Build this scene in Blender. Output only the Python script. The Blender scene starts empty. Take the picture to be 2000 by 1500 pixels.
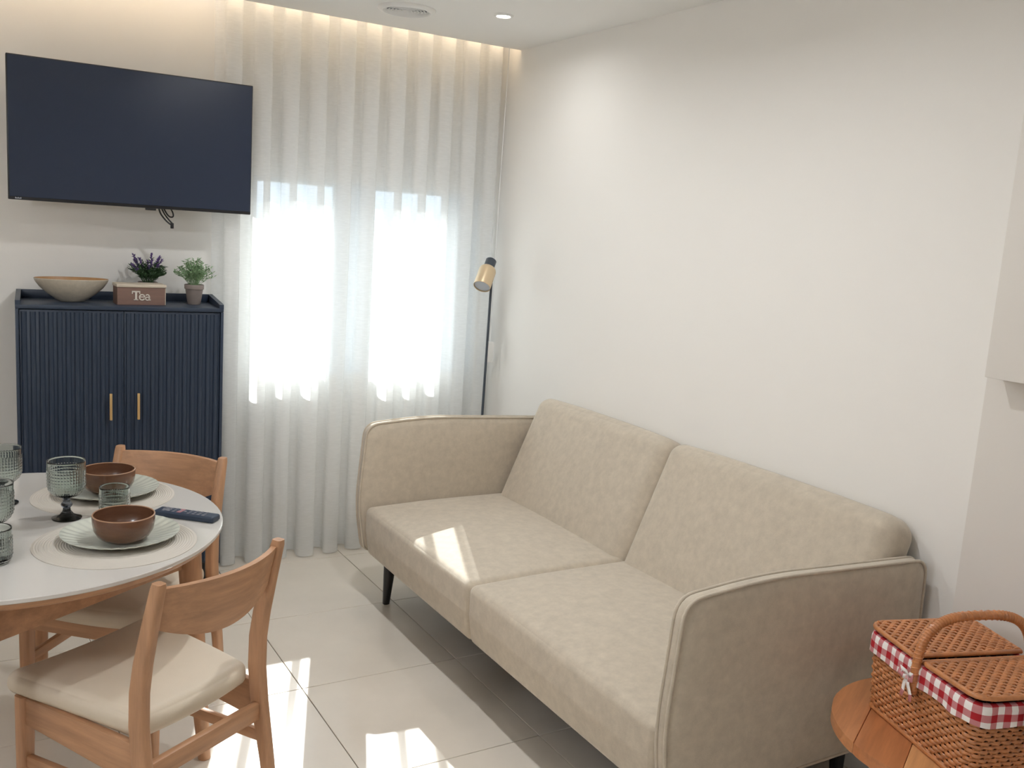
import bpy, bmesh, math, random
from mathutils import Vector, Matrix
random.seed(7)
R = math.radians
SC = bpy.context.scene
COL = SC.collection

# ------------------------------------------------------------------ camera
CAM_F = 1836.5                                   # focal length in pixels of the 2000 x 1500 frame
yaw, pitch, roll = R(31.0925), R(9.2817), R(-3.825)
fwd = Vector((math.sin(yaw) * math.cos(pitch), math.cos(yaw) * math.cos(pitch), -math.sin(pitch)))
rgt = Vector((math.cos(yaw), -math.sin(yaw), 0))
dwn = fwd.cross(rgt)
r2 = math.cos(roll) * rgt + math.sin(roll) * dwn
d2 = -math.sin(roll) * rgt + math.cos(roll) * dwn
cam_d = bpy.data.cameras.new('camera')
cam_d.sensor_width = 36.0
cam_d.lens = 36.0 * CAM_F / 2000.0
cam_d.clip_start = 0.05
cam = bpy.data.objects.new('camera', cam_d)
COL.objects.link(cam)
m3 = Matrix((r2, -d2, -fwd)).transposed()
cam.matrix_world = Matrix.Translation((0, 0, 1.62)) @ m3.to_4x4()
SC.camera = cam

# ------------------------------------------------------------------ world, sun, exposure
SC.view_settings.view_transform = 'Standard'
SC.view_settings.look = 'None'
SC.view_settings.gamma = 1
SC.view_settings.use_curve_mapping = False
SC.view_settings.exposure = 1.7
SKY_STRENGTH = 0.6
SUN_STRENGTH = 7.8
DOWNLIGHT_W = 2.8
LED_STRENGTH = 4.6
FILL_GLOBE_STRENGTH = 12.5
w = bpy.data.worlds.new('sky')
SC.world = w
w.use_nodes = True
bg = w.node_tree.nodes['Background']
bg.inputs[0].default_value = (0.76, 0.88, 1.0, 1)
bg.inputs[1].default_value = SKY_STRENGTH
sun_d = bpy.data.lights.new('sun', 'SUN')
sun_d.energy = SUN_STRENGTH
sun_d.angle = R(0.53)
sun_d.color = (1.0, 0.99, 0.975)
sun = bpy.data.objects.new('sun', sun_d)
COL.objects.link(sun)
sun.rotation_euler = Vector((-0.38, -1.0, -0.75)).to_track_quat('-Z', 'Y').to_euler()
sun.location = (6, 12, 9)
SC.cycles.max_bounces = 9
SC.cycles.use_adaptive_sampling = True
SC.cycles.adaptive_threshold = 0.04
SC.cycles.diffuse_bounces = 5
SC.cycles.transmission_bounces = 8
SC.cycles.transparent_max_bounces = 16
SC.cycles.caustics_reflective = False
SC.cycles.caustics_refractive = False
SC.cycles.sample_clamp_indirect = 6.0

# ------------------------------------------------------------------ materials
def new_mat(name):
    m = bpy.data.materials.new(name)
    m.use_nodes = True
    nt = m.node_tree
    return m, nt, nt.nodes['Principled BSDF']

def lin(c):
    return tuple(((v / 255) / 12.92 if v / 255 <= 0.04045 else ((v / 255 + 0.055) / 1.055) ** 2.4) for v in c) + (1,)

def M(name, rgb, rough=0.5, metal=0.0, var=0.0, scale=20.0, bump=0.0, bscale=60.0, stretch=(1, 1, 1), sheen=0.0,
      coat=0.0, spec=0.5):
    m, nt, p = new_mat(name)
    c = lin(rgb)
    p.inputs['Base Color'].default_value = c
    p.inputs['Roughness'].default_value = rough
    p.inputs['Metallic'].default_value = metal
    p.inputs['Sheen Weight'].default_value = sheen
    p.inputs['Coat Weight'].default_value = coat
    p.inputs['Specular IOR Level'].default_value = spec
    tc = nt.nodes.new('ShaderNodeTexCoord')
    mp = nt.nodes.new('ShaderNodeMapping')
    mp.inputs['Scale'].default_value = stretch
    nt.links.new(tc.outputs['Object'], mp.inputs[0])
    if var > 0:
        n = nt.nodes.new('ShaderNodeTexNoise')
        n.inputs['Scale'].default_value = scale
        n.inputs['Detail'].default_value = 8
        n.inputs['Roughness'].default_value = 0.66
        nt.links.new(mp.outputs[0], n.inputs[0])
        cr = nt.nodes.new('ShaderNodeValToRGB')
        cr.color_ramp.elements[0].position = 0.3
        cr.color_ramp.elements[1].position = 0.72
        cr.color_ramp.elements[0].color = tuple(max(0, v * (1 - var)) for v in c[:3]) + (1,)
        cr.color_ramp.elements[1].color = tuple(min(1, v * (1 + var)) for v in c[:3]) + (1,)
        nt.links.new(n.outputs[0], cr.inputs[0])
        nt.links.new(cr.outputs[0], p.inputs['Base Color'])
    if bump > 0:
        n2 = nt.nodes.new('ShaderNodeTexNoise')
        n2.inputs['Scale'].default_value = bscale
        n2.inputs['Detail'].default_value = 3
        nt.links.new(mp.outputs[0], n2.inputs[0])
        b = nt.nodes.new('ShaderNodeBump')
        b.inputs['Strength'].default_value = bump
        b.inputs['Distance'].default_value = 0.01
        nt.links.new(n2.outputs[0], b.inputs['Height'])
        nt.links.new(b.outputs[0], p.inputs['Normal'])
    return m

def wood_mat(name, rgb, var=0.22, axis=2, rough=0.42):
    st = [9, 9, 9]
    st[axis] = 0.7
    return M(name, rgb, rough, var=var, scale=5.0, bump=0.05, bscale=12, stretch=tuple(st))

def emit_mat(name, rgb, strength):
    m, nt, p = new_mat(name)
    p.inputs['Base Color'].default_value = (0, 0, 0, 1)
    p.inputs['Emission Color'].default_value = lin(rgb)
    p.inputs['Emission Strength'].default_value = strength
    return m

def glass_mat(name, rgb, rough=0.03):
    m, nt, p = new_mat(name)
    p.inputs['Base Color'].default_value = lin(rgb)
    p.inputs['Roughness'].default_value = rough
    p.inputs['Transmission Weight'].default_value = 1.0
    p.inputs['IOR'].default_value = 1.42
    return m

def pane_mat():
    m, nt, p = new_mat('window glass')
    nt.nodes.remove(p)
    out = nt.nodes['Material Output']
    t = nt.nodes.new('ShaderNodeBsdfTransparent')
    t.inputs[0].default_value = (0.95, 0.97, 0.97, 1)
    g = nt.nodes.new('ShaderNodeBsdfGlossy')
    g.inputs['Roughness'].default_value = 0.02
    x = nt.nodes.new('ShaderNodeMixShader')
    x.inputs[0].default_value = 0.06
    nt.links.new(t.outputs[0], x.inputs[1])
    nt.links.new(g.outputs[0], x.inputs[2])
    nt.links.new(x.outputs[0], out.inputs[0])
    return m

def sheer_mat():
    m, nt, p = new_mat('sheer white voile')
    nt.nodes.remove(p)
    out = nt.nodes['Material Output']
    tr = nt.nodes.new('ShaderNodeBsdfTransparent')
    df = nt.nodes.new('ShaderNodeBsdfDiffuse')
    tl = nt.nodes.new('ShaderNodeBsdfTranslucent')
    df.inputs[0].default_value = (0.91, 0.92, 0.92, 1)
    tl.inputs[0].default_value = (0.90, 0.91, 0.90, 1)
    a = nt.nodes.new('ShaderNodeMixShader')
    a.inputs[0].default_value = 0.36
    b = nt.nodes.new('ShaderNodeMixShader')
    tc = nt.nodes.new('ShaderNodeTexCoord')
    mp = nt.nodes.new('ShaderNodeMapping')
    mp.inputs['Scale'].default_value = (30, 30, 260)
    n = nt.nodes.new('ShaderNodeTexNoise')
    n.inputs['Scale'].default_value = 1.0
    mr = nt.nodes.new('ShaderNodeMapRange')
    mr.inputs[3].default_value = 0.58
    mr.inputs[4].default_value = 0.70
    nt.links.new(tc.outputs['Object'], mp.inputs[0])
    nt.links.new(mp.outputs[0], n.inputs[0])
    nt.links.new(n.outputs[0], mr.inputs[0])
    nt.links.new(mr.outputs[0], b.inputs[0])
    nt.links.new(df.outputs[0], a.inputs[1])
    nt.links.new(tl.outputs[0], a.inputs[2])
    nt.links.new(tr.outputs[0], b.inputs[1])
    nt.links.new(a.outputs[0], b.inputs[2])
    nt.links.new(b.outputs[0], out.inputs[0])
    return m

def gingham_mat():
    """white / pink / red check from the mesh's own UV (metres)."""
    m, nt, p = new_mat('red gingham cotton')
    p.inputs['Roughness'].default_value = 0.85
    uv = nt.nodes.new('ShaderNodeUVMap')
    sp = nt.nodes.new('ShaderNodeSeparateXYZ')
    nt.links.new(uv.outputs[0], sp.inputs[0])
    res = []
    for k in (0, 1):
        q = nt.nodes.new('ShaderNodeMath'); q.operation = 'DIVIDE'; q.inputs[1].default_value = 0.032
        f = nt.nodes.new('ShaderNodeMath'); f.operation = 'FRACT'
        g = nt.nodes.new('ShaderNodeMath'); g.operation = 'GREATER_THAN'; g.inputs[1].default_value = 0.5
        nt.links.new(sp.outputs[k], q.inputs[0]); nt.links.new(q.outputs[0], f.inputs[0]); nt.links.new(f.outputs[0], g.inputs[0])
        res.append(g)
    ad = nt.nodes.new('ShaderNodeMath'); ad.operation = 'ADD'
    nt.links.new(res[0].outputs[0], ad.inputs[0]); nt.links.new(res[1].outputs[0], ad.inputs[1])
    hf = nt.nodes.new('ShaderNodeMath'); hf.operation = 'DIVIDE'; hf.inputs[1].default_value = 2.0
    nt.links.new(ad.outputs[0], hf.inputs[0])
    cr = nt.nodes.new('ShaderNodeValToRGB')
    cr.color_ramp.interpolation = 'CONSTANT'
    e = cr.color_ramp.elements
    e[0].position = 0.0; e[0].color = lin((238, 232, 228))
    e[1].position = 0.25; e[1].color = lin((196, 128, 130))
    n3 = e.new(0.75); n3.color = lin((172, 22, 34))
    nt.links.new(hf.outputs[0], cr.inputs[0])
    nt.links.new(cr.outputs[0], p.inputs['Base Color'])
    return m

MT = {}
MT['wall'] = M('warm white paint', (240, 237, 232), 0.75, bump=0.02, bscale=90)
MT['panel'] = M('greige panel tone', (226, 221, 214), 0.7)  # pier and wall cabinet, set slightly greyer than the wall
MT['ceil'] = M('white ceiling paint', (240, 239, 236), 0.8)
MT['tile'] = M('pale greige porcelain', (224, 215, 202), 0.16, var=0.05, scale=2.2, bump=0.01, bscale=8)
MT['grout'] = M('grey grout', (150, 142, 132), 0.9)
MT['white'] = M('white lacquer', (236, 236, 234), 0.35)
MT['plastic'] = M('white plastic', (232, 232, 230), 0.4)
MT['frame'] = M('white aluminium', (232, 236, 240), 0.35)
MT['pane'] = pane_mat()
MT['sheer'] = sheer_mat()
MT['navy'] = M('matte navy black', (42, 55, 74), 0.42, var=0.06, scale=3)
MT['gold'] = M('brushed brass', (212, 178, 124), 0.38, metal=0.6)
MT['tvscreen'] = M('tv screen glass', (44, 54, 74), 0.22, spec=0.5)
MT['tvbezel'] = M('black bezel plastic', (26, 27, 32), 0.4)
MT['black'] = M('black plastic', (20, 21, 24), 0.45)
MT['greymark'] = M('pale grey print', (190, 195, 205), 0.5)
MT['sofa'] = M('greige chenille', (194, 182, 164), 0.95, var=0.11, scale=30, bump=0.08, bscale=320, sheen=0.3)
MT['leg'] = M('black lacquered wood', (28, 28, 30), 0.4)
MT['oak'] = wood_mat('reddish ash wood vertical', (184, 140, 106), axis=2)
MT['oakx'] = wood_mat('reddish ash wood along x', (184, 140, 106), axis=0)
MT['oaky'] = wood_mat('reddish ash wood along y', (184, 140, 106), axis=1)
MT['seat'] = M('cream leatherette', (212, 199, 179), 0.5, var=0.03, scale=8, bump=0.03, bscale=300)
MT['tabletop'] = M('white glass', (208, 204, 198), 0.07, coat=0.3)
MT['mat'] = M('woven ivory vinyl', (198, 191, 181), 0.7)
MT['plate'] = M('pale sage glaze', (204, 207, 195), 0.12, var=0.05, scale=30, coat=0.4)
MT['bowl'] = M('brown stoneware', (104, 71, 52), 0.25, var=0.18, scale=14, stretch=(1, 1, 4), coat=0.3)
MT['bowlrim'] = M('pale glazed rim', (168, 128, 98), 0.3)
MT['glass'] = glass_mat('smoky green glass', (224, 231, 228))
MT['darkglass'] = glass_mat('dark smoky glass', (120, 128, 140))
MT['dish'] = M('speckled cream stoneware', (196, 186, 168), 0.3, var=0.10, scale=60, coat=0.3)
MT['dishrim'] = M('tan glazed inside', (176, 134, 88), 0.4, var=0.15, scale=40)
MT['teawood'] = M('brown stained box wood', (132, 104, 92), 0.6, var=0.12, scale=6, stretch=(1, 6, 12))
MT['teapale'] = M('worn whitewashed wood', (206, 194, 176), 0.65, var=0.14, scale=9, stretch=(2, 8, 10))
MT['letters'] = M('pale painted letters', (222, 214, 202), 0.6)
MT['pot'] = M('grey brown clay pot', (140, 128, 122), 0.8, var=0.08, scale=20)
MT['soil'] = M('brown moss', (84, 66, 50), 0.95)
MT['leafd'] = M('dark green leaf', (62, 92, 58), 0.6, var=0.3, scale=30)
MT['leafl'] = M('pale green leaf', (146, 178, 134), 0.6, var=0.3, scale=30)
MT['purple'] = M('lavender bloom', (112, 88, 150), 0.7, var=0.3, scale=40)
MT['lampdark'] = M('dark grey metal', (62, 70, 80), 0.45)
MT['champagne'] = M('pale champagne metal', (214, 192, 158), 0.38, metal=0.45)
MT['lens'] = M('frosted lamp lens', (190, 196, 206), 0.5)
MT['wicker'] = M('varnished wicker', (192, 126, 78), 0.3, var=0.25, scale=40, coat=0.4)
MT['wickerd'] = M('dark wicker core', (74, 40, 20), 0.7)
MT['gingham'] = gingham_mat()
MT['acacia'] = [wood_mat('acacia plank %s' % k, c, var=0.2, axis=1, rough=0.38) for k, c in
                enumerate([(202, 138, 92), (188, 122, 78), (218, 160, 108), (196, 130, 84), (206, 144, 96)])]
MT['led'] = emit_mat('warm led strip', (255, 224, 184), LED_STRENGTH)
MT['globe'] = emit_mat('opal fill glow', (243, 248, 255), FILL_GLOBE_STRENGTH)
MT['bulb'] = emit_mat('downlight lens', (255, 244, 226), 14.0)
MT['asphalt'] = M('grey street paving', (128, 126, 122), 0.9)
MT['facade'] = M('pale facade render', (226, 222, 214), 0.9, var=0.05, scale=2)
MT['buttons'] = M('grey rubber buttons', (120, 120, 128), 0.6)
MT['red'] = M('pink grey glint rubber', (158, 112, 118), 0.6)

# ------------------------------------------------------------------ mesh helpers
def tag(o, label=None, cat=None, group=None, kind=None):
    if label: o['label'] = label
    if cat: o['category'] = cat
    if group: o['group'] = group
    if kind: o['kind'] = kind
    return o

def empty(name, loc=(0, 0, 0), rz=0.0, label=None, cat=None, group=None):
    o = bpy.data.objects.new(name, None)
    o.empty_display_size = 0.1
    o.location = loc
    o.rotation_euler = (0, 0, rz)
    COL.objects.link(o)
    return tag(o, label, cat, group)

def link(name, me, mat, parent=None, smooth=True, autos=None):
    if mat is not None and not me.materials:
        me.materials.append(mat)
    if smooth:
        for p in me.polygons: p.use_smooth = True
        me.set_sharp_from_angle(angle=R(autos or 38))
    o = bpy.data.objects.new(name, me)
    COL.objects.link(o)
    if parent is not None: o.parent = parent
    return o

def from_bm(name, bm, mat, parent=None, smooth=True, autos=None):
    bmesh.ops.recalc_face_normals(bm, faces=bm.faces)
    me = bpy.data.meshes.new(name)
    bm.to_mesh(me); bm.free()
    return link(name, me, mat, parent, smooth, autos)

def pyd(name, v, f, mat, parent=None, smooth=True, autos=None):
    bm = bmesh.new()
    vs = [bm.verts.new(p) for p in v]
    for q in f:
        try: bm.faces.new([vs[i] for i in q])
        except ValueError: pass
    return from_bm(name, bm, mat, parent, smooth, autos)

def bm_box(bm, lo, hi, bevel=0.0, seg=2):
    lo, hi = Vector(lo), Vector(hi)
    r = bmesh.ops.create_cube(bm, size=1.0)
    c, s = (lo + hi) / 2, hi - lo
    for v in r['verts']: v.co = Vector((v.co.x * s.x, v.co.y * s.y, v.co.z * s.z)) + c
    if bevel > 0:
        es = list({e for v in r['verts'] for e in v.link_edges})
        bmesh.ops.bevel(bm, geom=es, offset=bevel, segments=seg, profile=0.5, affect='EDGES')

def box(name, lo, hi, mat, parent=None, bevel=0.0, seg=2):
    bm = bmesh.new()
    bm_box(bm, lo, hi, bevel, seg)
    return from_bm(name, bm, mat, parent)

def rbox_data(sx, sy, sz, r, puff=(0, 0, 0), n=10, warp=None):
    """rounded, puffed box centred at 0; puff = extra bulge of the x, y and z faces; returns verts, faces"""
    h = (sx / 2, sy / 2, sz / 2)
    r = min(r, *(q * 0.999 for q in h))
    def axis(hh):
        t = [-hh + r * k for k in (0, .12, .3, .55, .8)]
        inner = [(-hh + r) + (2 * hh - 2 * r) * k / n for k in range(n + 1)]
        return t + inner + [-q for q in reversed(t)]
    ax = [axis(q) for q in h]
    vid, V, F = {}, [], []
    def vert(p):
        k = tuple(round(c, 6) for c in p)
        if k in vid: return vid[k]
        q = [max(-h[i] + r, min(h[i] - r, p[i])) for i in range(3)]
        d = Vector([p[i] - q[i] for i in range(3)])
        pos = Vector(q) + (d.normalized() * r if d.length > 1e-9 else d)
        u = [p[i] / h[i] for i in range(3)]
        for i in range(3):
            j, l = (i + 1) % 3, (i + 2) % 3
            pos[i] += puff[i] * u[i] * (1 - abs(u[j]) ** 2.4) * (1 - abs(u[l]) ** 2.4)
        if warp: pos = warp(pos, u)
        vid[k] = len(V); V.append(pos)
        return vid[k]
    for i in range(3):
        j, l = (i + 1) % 3, (i + 2) % 3
        for s in (-1, 1):
            for a in range(len(ax[j]) - 1):
                for b in range(len(ax[l]) - 1):
                    q = []
                    for (aa, bb) in ((a, b), (a + 1, b), (a + 1, b + 1), (a, b + 1)):
                        p = [0, 0, 0]; p[i] = s * h[i]; p[j] = ax[j][aa]; p[l] = ax[l][bb]
                        q.append(vert(p))
                    if len(set(q)) >= 3: F.append(list(dict.fromkeys(q)))
    return V, F

def lathe(name, prof, mat, parent=None, segs=48, mod=None, closed_ends=True, autos=50):
    """prof: (r, z) list; mod(r, z, theta, i) -> (r, z)"""
    V, F, rows = [], [], []
    for i, (r, z) in enumerate(prof):
        if r < 1e-6:
            rows.append([len(V)]); V.append((0, 0, z))
        else:
            row = []
            for k in range(segs):
                t = 2 * math.pi * k / segs
                rr, zz = mod(r, z, t, i) if mod else (r, z)
                row.append(len(V)); V.append((rr * math.cos(t), rr * math.sin(t), zz))
            rows.append(row)
    for a, b in zip(rows[:-1], rows[1:]):
        for k in range(segs):
            k2 = (k + 1) % segs
            if len(a) == 1 and len(b) == 1: continue
            if len(a) == 1: F.append((a[0], b[k], b[k2]))
            elif len(b) == 1: F.append((a[k], a[k2], b[0]))
            else: F.append((a[k], a[k2], b[k2], b[k]))
    return pyd(name, V, F, mat, parent, True, autos)

def tube_data(pts, rad, segs=8, closed=False, V=None, F=None):
    V = [] if V is None else V
    F = [] if F is None else F
    pts = [Vector(p) for p in pts]
    n = len(pts)
    rads = rad if isinstance(rad, (list, tuple)) else [rad] * n
    prev, rings = None, []
    for i, p in enumerate(pts):
        if closed: t = pts[(i + 1) % n] - pts[i - 1]
        else: t = pts[min(i + 1, n - 1)] - pts[max(i - 1, 0)]
        t.normalize()
        if prev is None:
            up = Vector((0, 0, 1)) if abs(t.z) < 0.9 else Vector((1, 0, 0))
            nrm = (up - t * up.dot(t)).normalized()
        else:
            nrm = (prev - t * prev.dot(t)).normalized()
        prev = nrm
        bn = t.cross(nrm)
        ring = []
        for k in range(segs):
            a = 2 * math.pi * k / segs
            ring.append(len(V)); V.append(p + (nrm * math.cos(a) + bn * math.sin(a)) * rads[i])
        rings.append(ring)
    prs = list(zip(rings[:-1], rings[1:])) + ([(rings[-1], rings[0])] if closed else [])
    for a, b in prs:
        for k in range(segs):
            F.append((a[k], a[(k + 1) % segs], b[(k + 1) % segs], b[k]))
    if not closed:
        F.append(list(reversed(rings[0]))); F.append(rings[-1])
    return V, F

def tube(name, pts, rad, mat, parent=None, segs=8, closed=False):
    V, F = tube_data(pts, rad, segs, closed)
    return pyd(name, V, F, mat, parent, True, 60)

def loft(name, secs, mat, parent=None, ch=0.25, autos=50):
    """secs: (x, y, z, w, d): rounded rectangular sections stacked along z"""
    V, F, rows = [], [], []
    for (x, y, z, ww, d) in secs:
        row = []
        c = ch * min(ww, d)
        for sx, sy in ((1, 1), (-1, 1), (-1, -1), (1, -1)):
            cx, cy = x + sx * (ww / 2 - c), y + sy * (d / 2 - c)
            a0 = {(1, 1): 0, (-1, 1): 90, (-1, -1): 180, (1, -1): 270}[(sx, sy)]
            for k in range(4):
                a = R(a0 + 30 * k)
                row.append(len(V)); V.append((cx + c * math.cos(a), cy + c * math.sin(a), z))
        rows.append(row)
    for a, b in zip(rows[:-1], rows[1:]):
        n = len(a)
        for k in range(n): F.append((a[k], a[(k + 1) % n], b[(k + 1) % n], b[k]))
    F.append(list(reversed(rows[0]))); F.append(rows[-1])
    return pyd(name, V, F, mat, parent, True, autos)

def beam(name, a, b, wz, wt, mat, parent, bevel=0.004, wz2=None):
    """straight board from a to b (2-D direction), height wz (wz2 at b), thickness wt; a, b are centre points"""
    a, b = Vector(a), Vector(b)
    t = (b - a).normalized()
    s = Vector((-t.y, t.x, 0)).normalized() * wt / 2
    u = Vector((0, 0, 1))
    wz2 = wz if wz2 is None else wz2
    V = []
    for p, hh in ((a, wz / 2), (b, wz2 / 2)):
        V += [p - s - u * hh, p + s - u * hh, p + s + u * hh, p - s + u * hh]
    F = [(0, 1, 2, 3), (7, 6, 5, 4), (0, 4, 5, 1), (1, 5, 6, 2), (2, 6, 7, 3), (3, 7, 4, 0)]
    bm = bmesh.new()
    vs = [bm.verts.new(p) for p in V]
    for q in F: bm.faces.new([vs[i] for i in q])
    if bevel: bmesh.ops.bevel(bm, geom=list(bm.edges), offset=bevel, segments=2, profile=0.5, affect='EDGES')
    return from_bm(name, bm, mat, parent)

def prism(name, poly, y0, y1, mat, parent=None, bevel=0.0, seg=3, plane='xz'):
    bm = bmesh.new()
    def P(u, v, t): return (u, t, v) if plane == 'xz' else (u, v, t)
    A = [bm.verts.new(P(u, v, y0)) for u, v in poly]
    B = [bm.verts.new(P(u, v, y1)) for u, v in poly]
    bm.faces.new(A); bm.faces.new(list(reversed(B)))
    n = len(poly)
    for k in range(n): bm.faces.new((A[k], B[k], B[(k + 1) % n], A[(k + 1) % n]))
    if bevel:
        cap = [e for e in bm.edges if all(v in A for v in e.verts) or all(v in B for v in e.verts)]
        bmesh.ops.bevel(bm, geom=cap, offset=bevel, segments=seg, profile=0.5, affect='EDGES')
    return from_bm(name, bm, mat, parent)

def copy_tree(o, parent=None):
    c = o.copy(); COL.objects.link(c)
    c.parent = parent
    for ch in list(o.children): copy_tree(ch, c)
    return c

# ------------------------------------------------------------------ the room
X0, X1, Y0, Y1, ZC = -1.9, 2.43, -2.6, 4.36, 2.49
COVE_Y = 4.155
WX0, WX1, WZ0, WZ1 = 1.19, 2.36, 0.86, 1.785

floor = tag(box('floor', (X0 - .1, Y0 - .1, -0.12), (X1 + .1, Y1 + .1, -0.004), MT['grout']), kind='structure')
gx, gy, tw = 1.012, 2.953, 0.6
for i in range(-6, 4):
    for j in range(-11, 4):
        a0, a1 = max(gx + i * tw + .0012, X0), min(gx + (i + 1) * tw - .0012, X1)
        b0, b1 = max(gy + j * tw + .0012, Y0), min(gy + (j + 1) * tw - .0012, Y1)
        if a1 - a0 < .02 or b1 - b0 < .02: continue
        box('floor_tile', (a0, b0, -0.0045), (a1, b1, 0), MT['tile'], floor, 0.0012, 1)

tag(box('ceiling', (X0, Y0, ZC), (X1, COVE_Y, ZC + .05), MT['ceil']), kind='structure')
tag(box('ceiling_cove', (X0, COVE_Y - .3, ZC + .17), (X1, Y1, ZC + .22), MT['ceil']), kind='structure')
tag(box('wall_right', (X1, Y0, 0), (X1 + .12, Y1, ZC + .22), MT['wall']), kind='structure')
tag(box('wall_left', (X0 - .12, Y0, 0), (X0, Y1, ZC + .22), MT['wall']), kind='structure')
tag(box('wall_front', (X0, Y0 - .12, 0), (X1, Y0, ZC + .22), MT['wall']), kind='structure')
bm = bmesh.new()
WT = 0.07
bm_box(bm, (X0, Y1, 0), (WX0, Y1 + WT, ZC + .22))
bm_box(bm, (WX1, Y1, 0), (X1 + .12, Y1 + WT, ZC + .22))
bm_box(bm, (WX0, Y1, 0), (WX1, Y1 + WT, WZ0))
bm_box(bm, (WX0, Y1, WZ1), (WX1, Y1 + WT, ZC + .22))
tag(from_bm('wall_back', bm, MT['wall'], None, False), kind='structure')
tag(box('baseboard_back', (X0, Y1 - .012, 0), (X1, Y1, .075), MT['white'], None, .003), kind='structure')
tag(box('baseboard_right', (X1 - .012, 1.49, 0), (X1, Y1 - .012, .075), MT['white'], None, .003), kind='structure')
# shallow pier that ends the long wall
tag(box('wall_pier', (2.375, Y0, 0), (X1, 1.485, ZC), MT['panel']), kind='structure')
wc = empty('wall_cabinet', (2.333, 0.9, 1.325), 0, 'plain white wall cabinet hung on the pier beside the sofa', 'cabinet')
box('body', (-.035, -.55, 0), (.035, .545, ZC - 1.325), MT['panel'], wc, .002)

# window: white sliding window with heavy stiles
win = empty('window_1', ((WX0 + WX1) / 2, Y1 + .035, WZ0)); tag(win, kind='structure')
cx = (WX0 + WX1) / 2
def wpart(n, x0, x1, z0, z1, y0=-.03, y1=.03, mat='frame'):
    return box(n, (x0 - cx, y0, z0 - WZ0), (x1 - cx, y1, z1 - WZ0), MT[mat], win, .003, 1)
wpart('frame_left', WX0, WX0 + .02, WZ0, WZ1)
wpart('frame_right', WX1 - .05, WX1, WZ0, WZ1)
wpart('frame_top', WX0 + .02, WX1 - .05, WZ1 - .02, WZ1)
wpart('frame_bottom', WX0 + .02, WX1 - .05, WZ0, WZ0 + .02)
wpart('sash_stile', 1.575, 1.69, WZ0 + .02, WZ1 - .02, -.02, .0)
wpart('sash_stile', 1.69, 1.80, WZ0 + .02, WZ1 - .02, .0, .02)
wpart('sash_stile', 2.19, WX1 - .05, WZ0 + .02, WZ1 - .02, .0, .02)
wpart('sash_rail', WX0 + .02, 1.575, WZ0 + .02, WZ0 + .05, -.02, 0)
wpart('sash_rail', 1.80, 2.19, WZ0 + .02, WZ0 + .05, 0, .02)
wpart('pane', WX0 + .02, 1.575, WZ0 + .05, WZ1 - .02, -.012, -.008, 'pane')
wpart('pane', 1.80, 2.19, WZ0 + .05, WZ1 - .02, .008, .012, 'pane')
tag(box('window_sill', (WX0 - .0, Y1 + .001, WZ0 - .02), (WX1, Y1 + .16, WZ0 - .001), MT['white'], None, .003), kind='structure')
# what stands outside
bld = empty('neighbour_building', (2.6, 11.0, -3.0), 0, 'pale rendered building facade seen through window and curtain', 'building')
box('facade', (-8, 0, 0), (8, .4, 4.4), MT['facade'], bld)
box('parapet', (-8, -.08, 4.4), (8, .45, 4.55), MT['facade'], bld)
tag(box('ground_outside', (-10, 4.9, -3.2), (16, 30, -3.0), MT['asphalt']), kind='structure')

# ------------------------------------------------------------------ sheer curtain
def curtain():
    P = 0.127
    xa, xb = 0.995, 2.405
    nf = (xb - xa) / P
    N, K = 12 * int(round(nf * 2)), 26
    rnd = random.Random(3)
    amp = [1 + rnd.uniform(-.2, .12) for _ in range(40)]
    sh = [rnd.uniform(-.022, .022) for _ in range(40)]
    top, bot = ZC + .165, 0.006
    V, F = [], []
    for k in range(K + 1):
        s = k / K
        z = top + (bot - top) * s
        for i in range(N + 1):
            u = xa + (xb - xa) * i / N
            th = 2 * math.pi * (u - xa) / P
            j = (u - xa) / P
            j0 = int(j); f = j - j0; f = f * f * (3 - 2 * f)
            a = (amp[j0] * (1 - f) + amp[j0 + 1] * f)
            d = (sh[j0] * (1 - f) + sh[j0 + 1] * f)
            grow = 0.75 + 0.25 * min(1, s * 2.5)
            edge = min(1, (u - xa) / .05, (xb - u) / .05)
            x = u + 2.0 * P / (4 * math.pi) * math.sin(2 * th) * edge + d * s * edge
            y = 4.250 + (0.060 * a * math.cos(th + .5 * d / .022 * s) + .008 * math.sin(th * .37 + 2 * s)) * grow
            V.append((x, y, z))
    for k in range(K):
        for i in range(N):
            q = k * (N + 1) + i
            F.append((q, q + 1, q + N + 2, q + N + 1))
    o = pyd('sheer_curtain', V, F, MT['sheer'], None, True, 180)
    hem = []
    c = tag(o, 'white sheer floor-length curtain hanging in soft folds over the window', 'curtain')
    # stitched hem, a doubled band of cloth at the foot
    V2, F2 = [], []
    row = V[K * (N + 1):]
    for dz in (0.0, .055):
        for i, p in enumerate(row):
            q = V[(K - 1) * (N + 1) + i]
            t = dz / (q[2] - p[2])
            V2.append((p[0] + (q[0] - p[0]) * t, p[1] + (q[1] - p[1]) * t - .0012, p[2] + dz))
    n = len(row)
    for i in range(n - 1): F2.append((i, i + 1, n + i + 1, n + i))
    pyd('hem', V2, F2, MT['sheer'], c, True, 180)
curtain()
bc = empty('blind_cord', (2.345, 4.13, 1.0), 0, 'thin white cord with a small white weight hanging beside the curtain', 'cord')
tube('cord', [(0, 0, .05), (0.0, .004, .7), (.012, .012, ZC - 1.0 + .02)], .002, MT['plastic'], bc, 6)
box('weight', (-.017, -.011, -.05), (.017, .011, .055), MT['plastic'], bc, .004)

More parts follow.
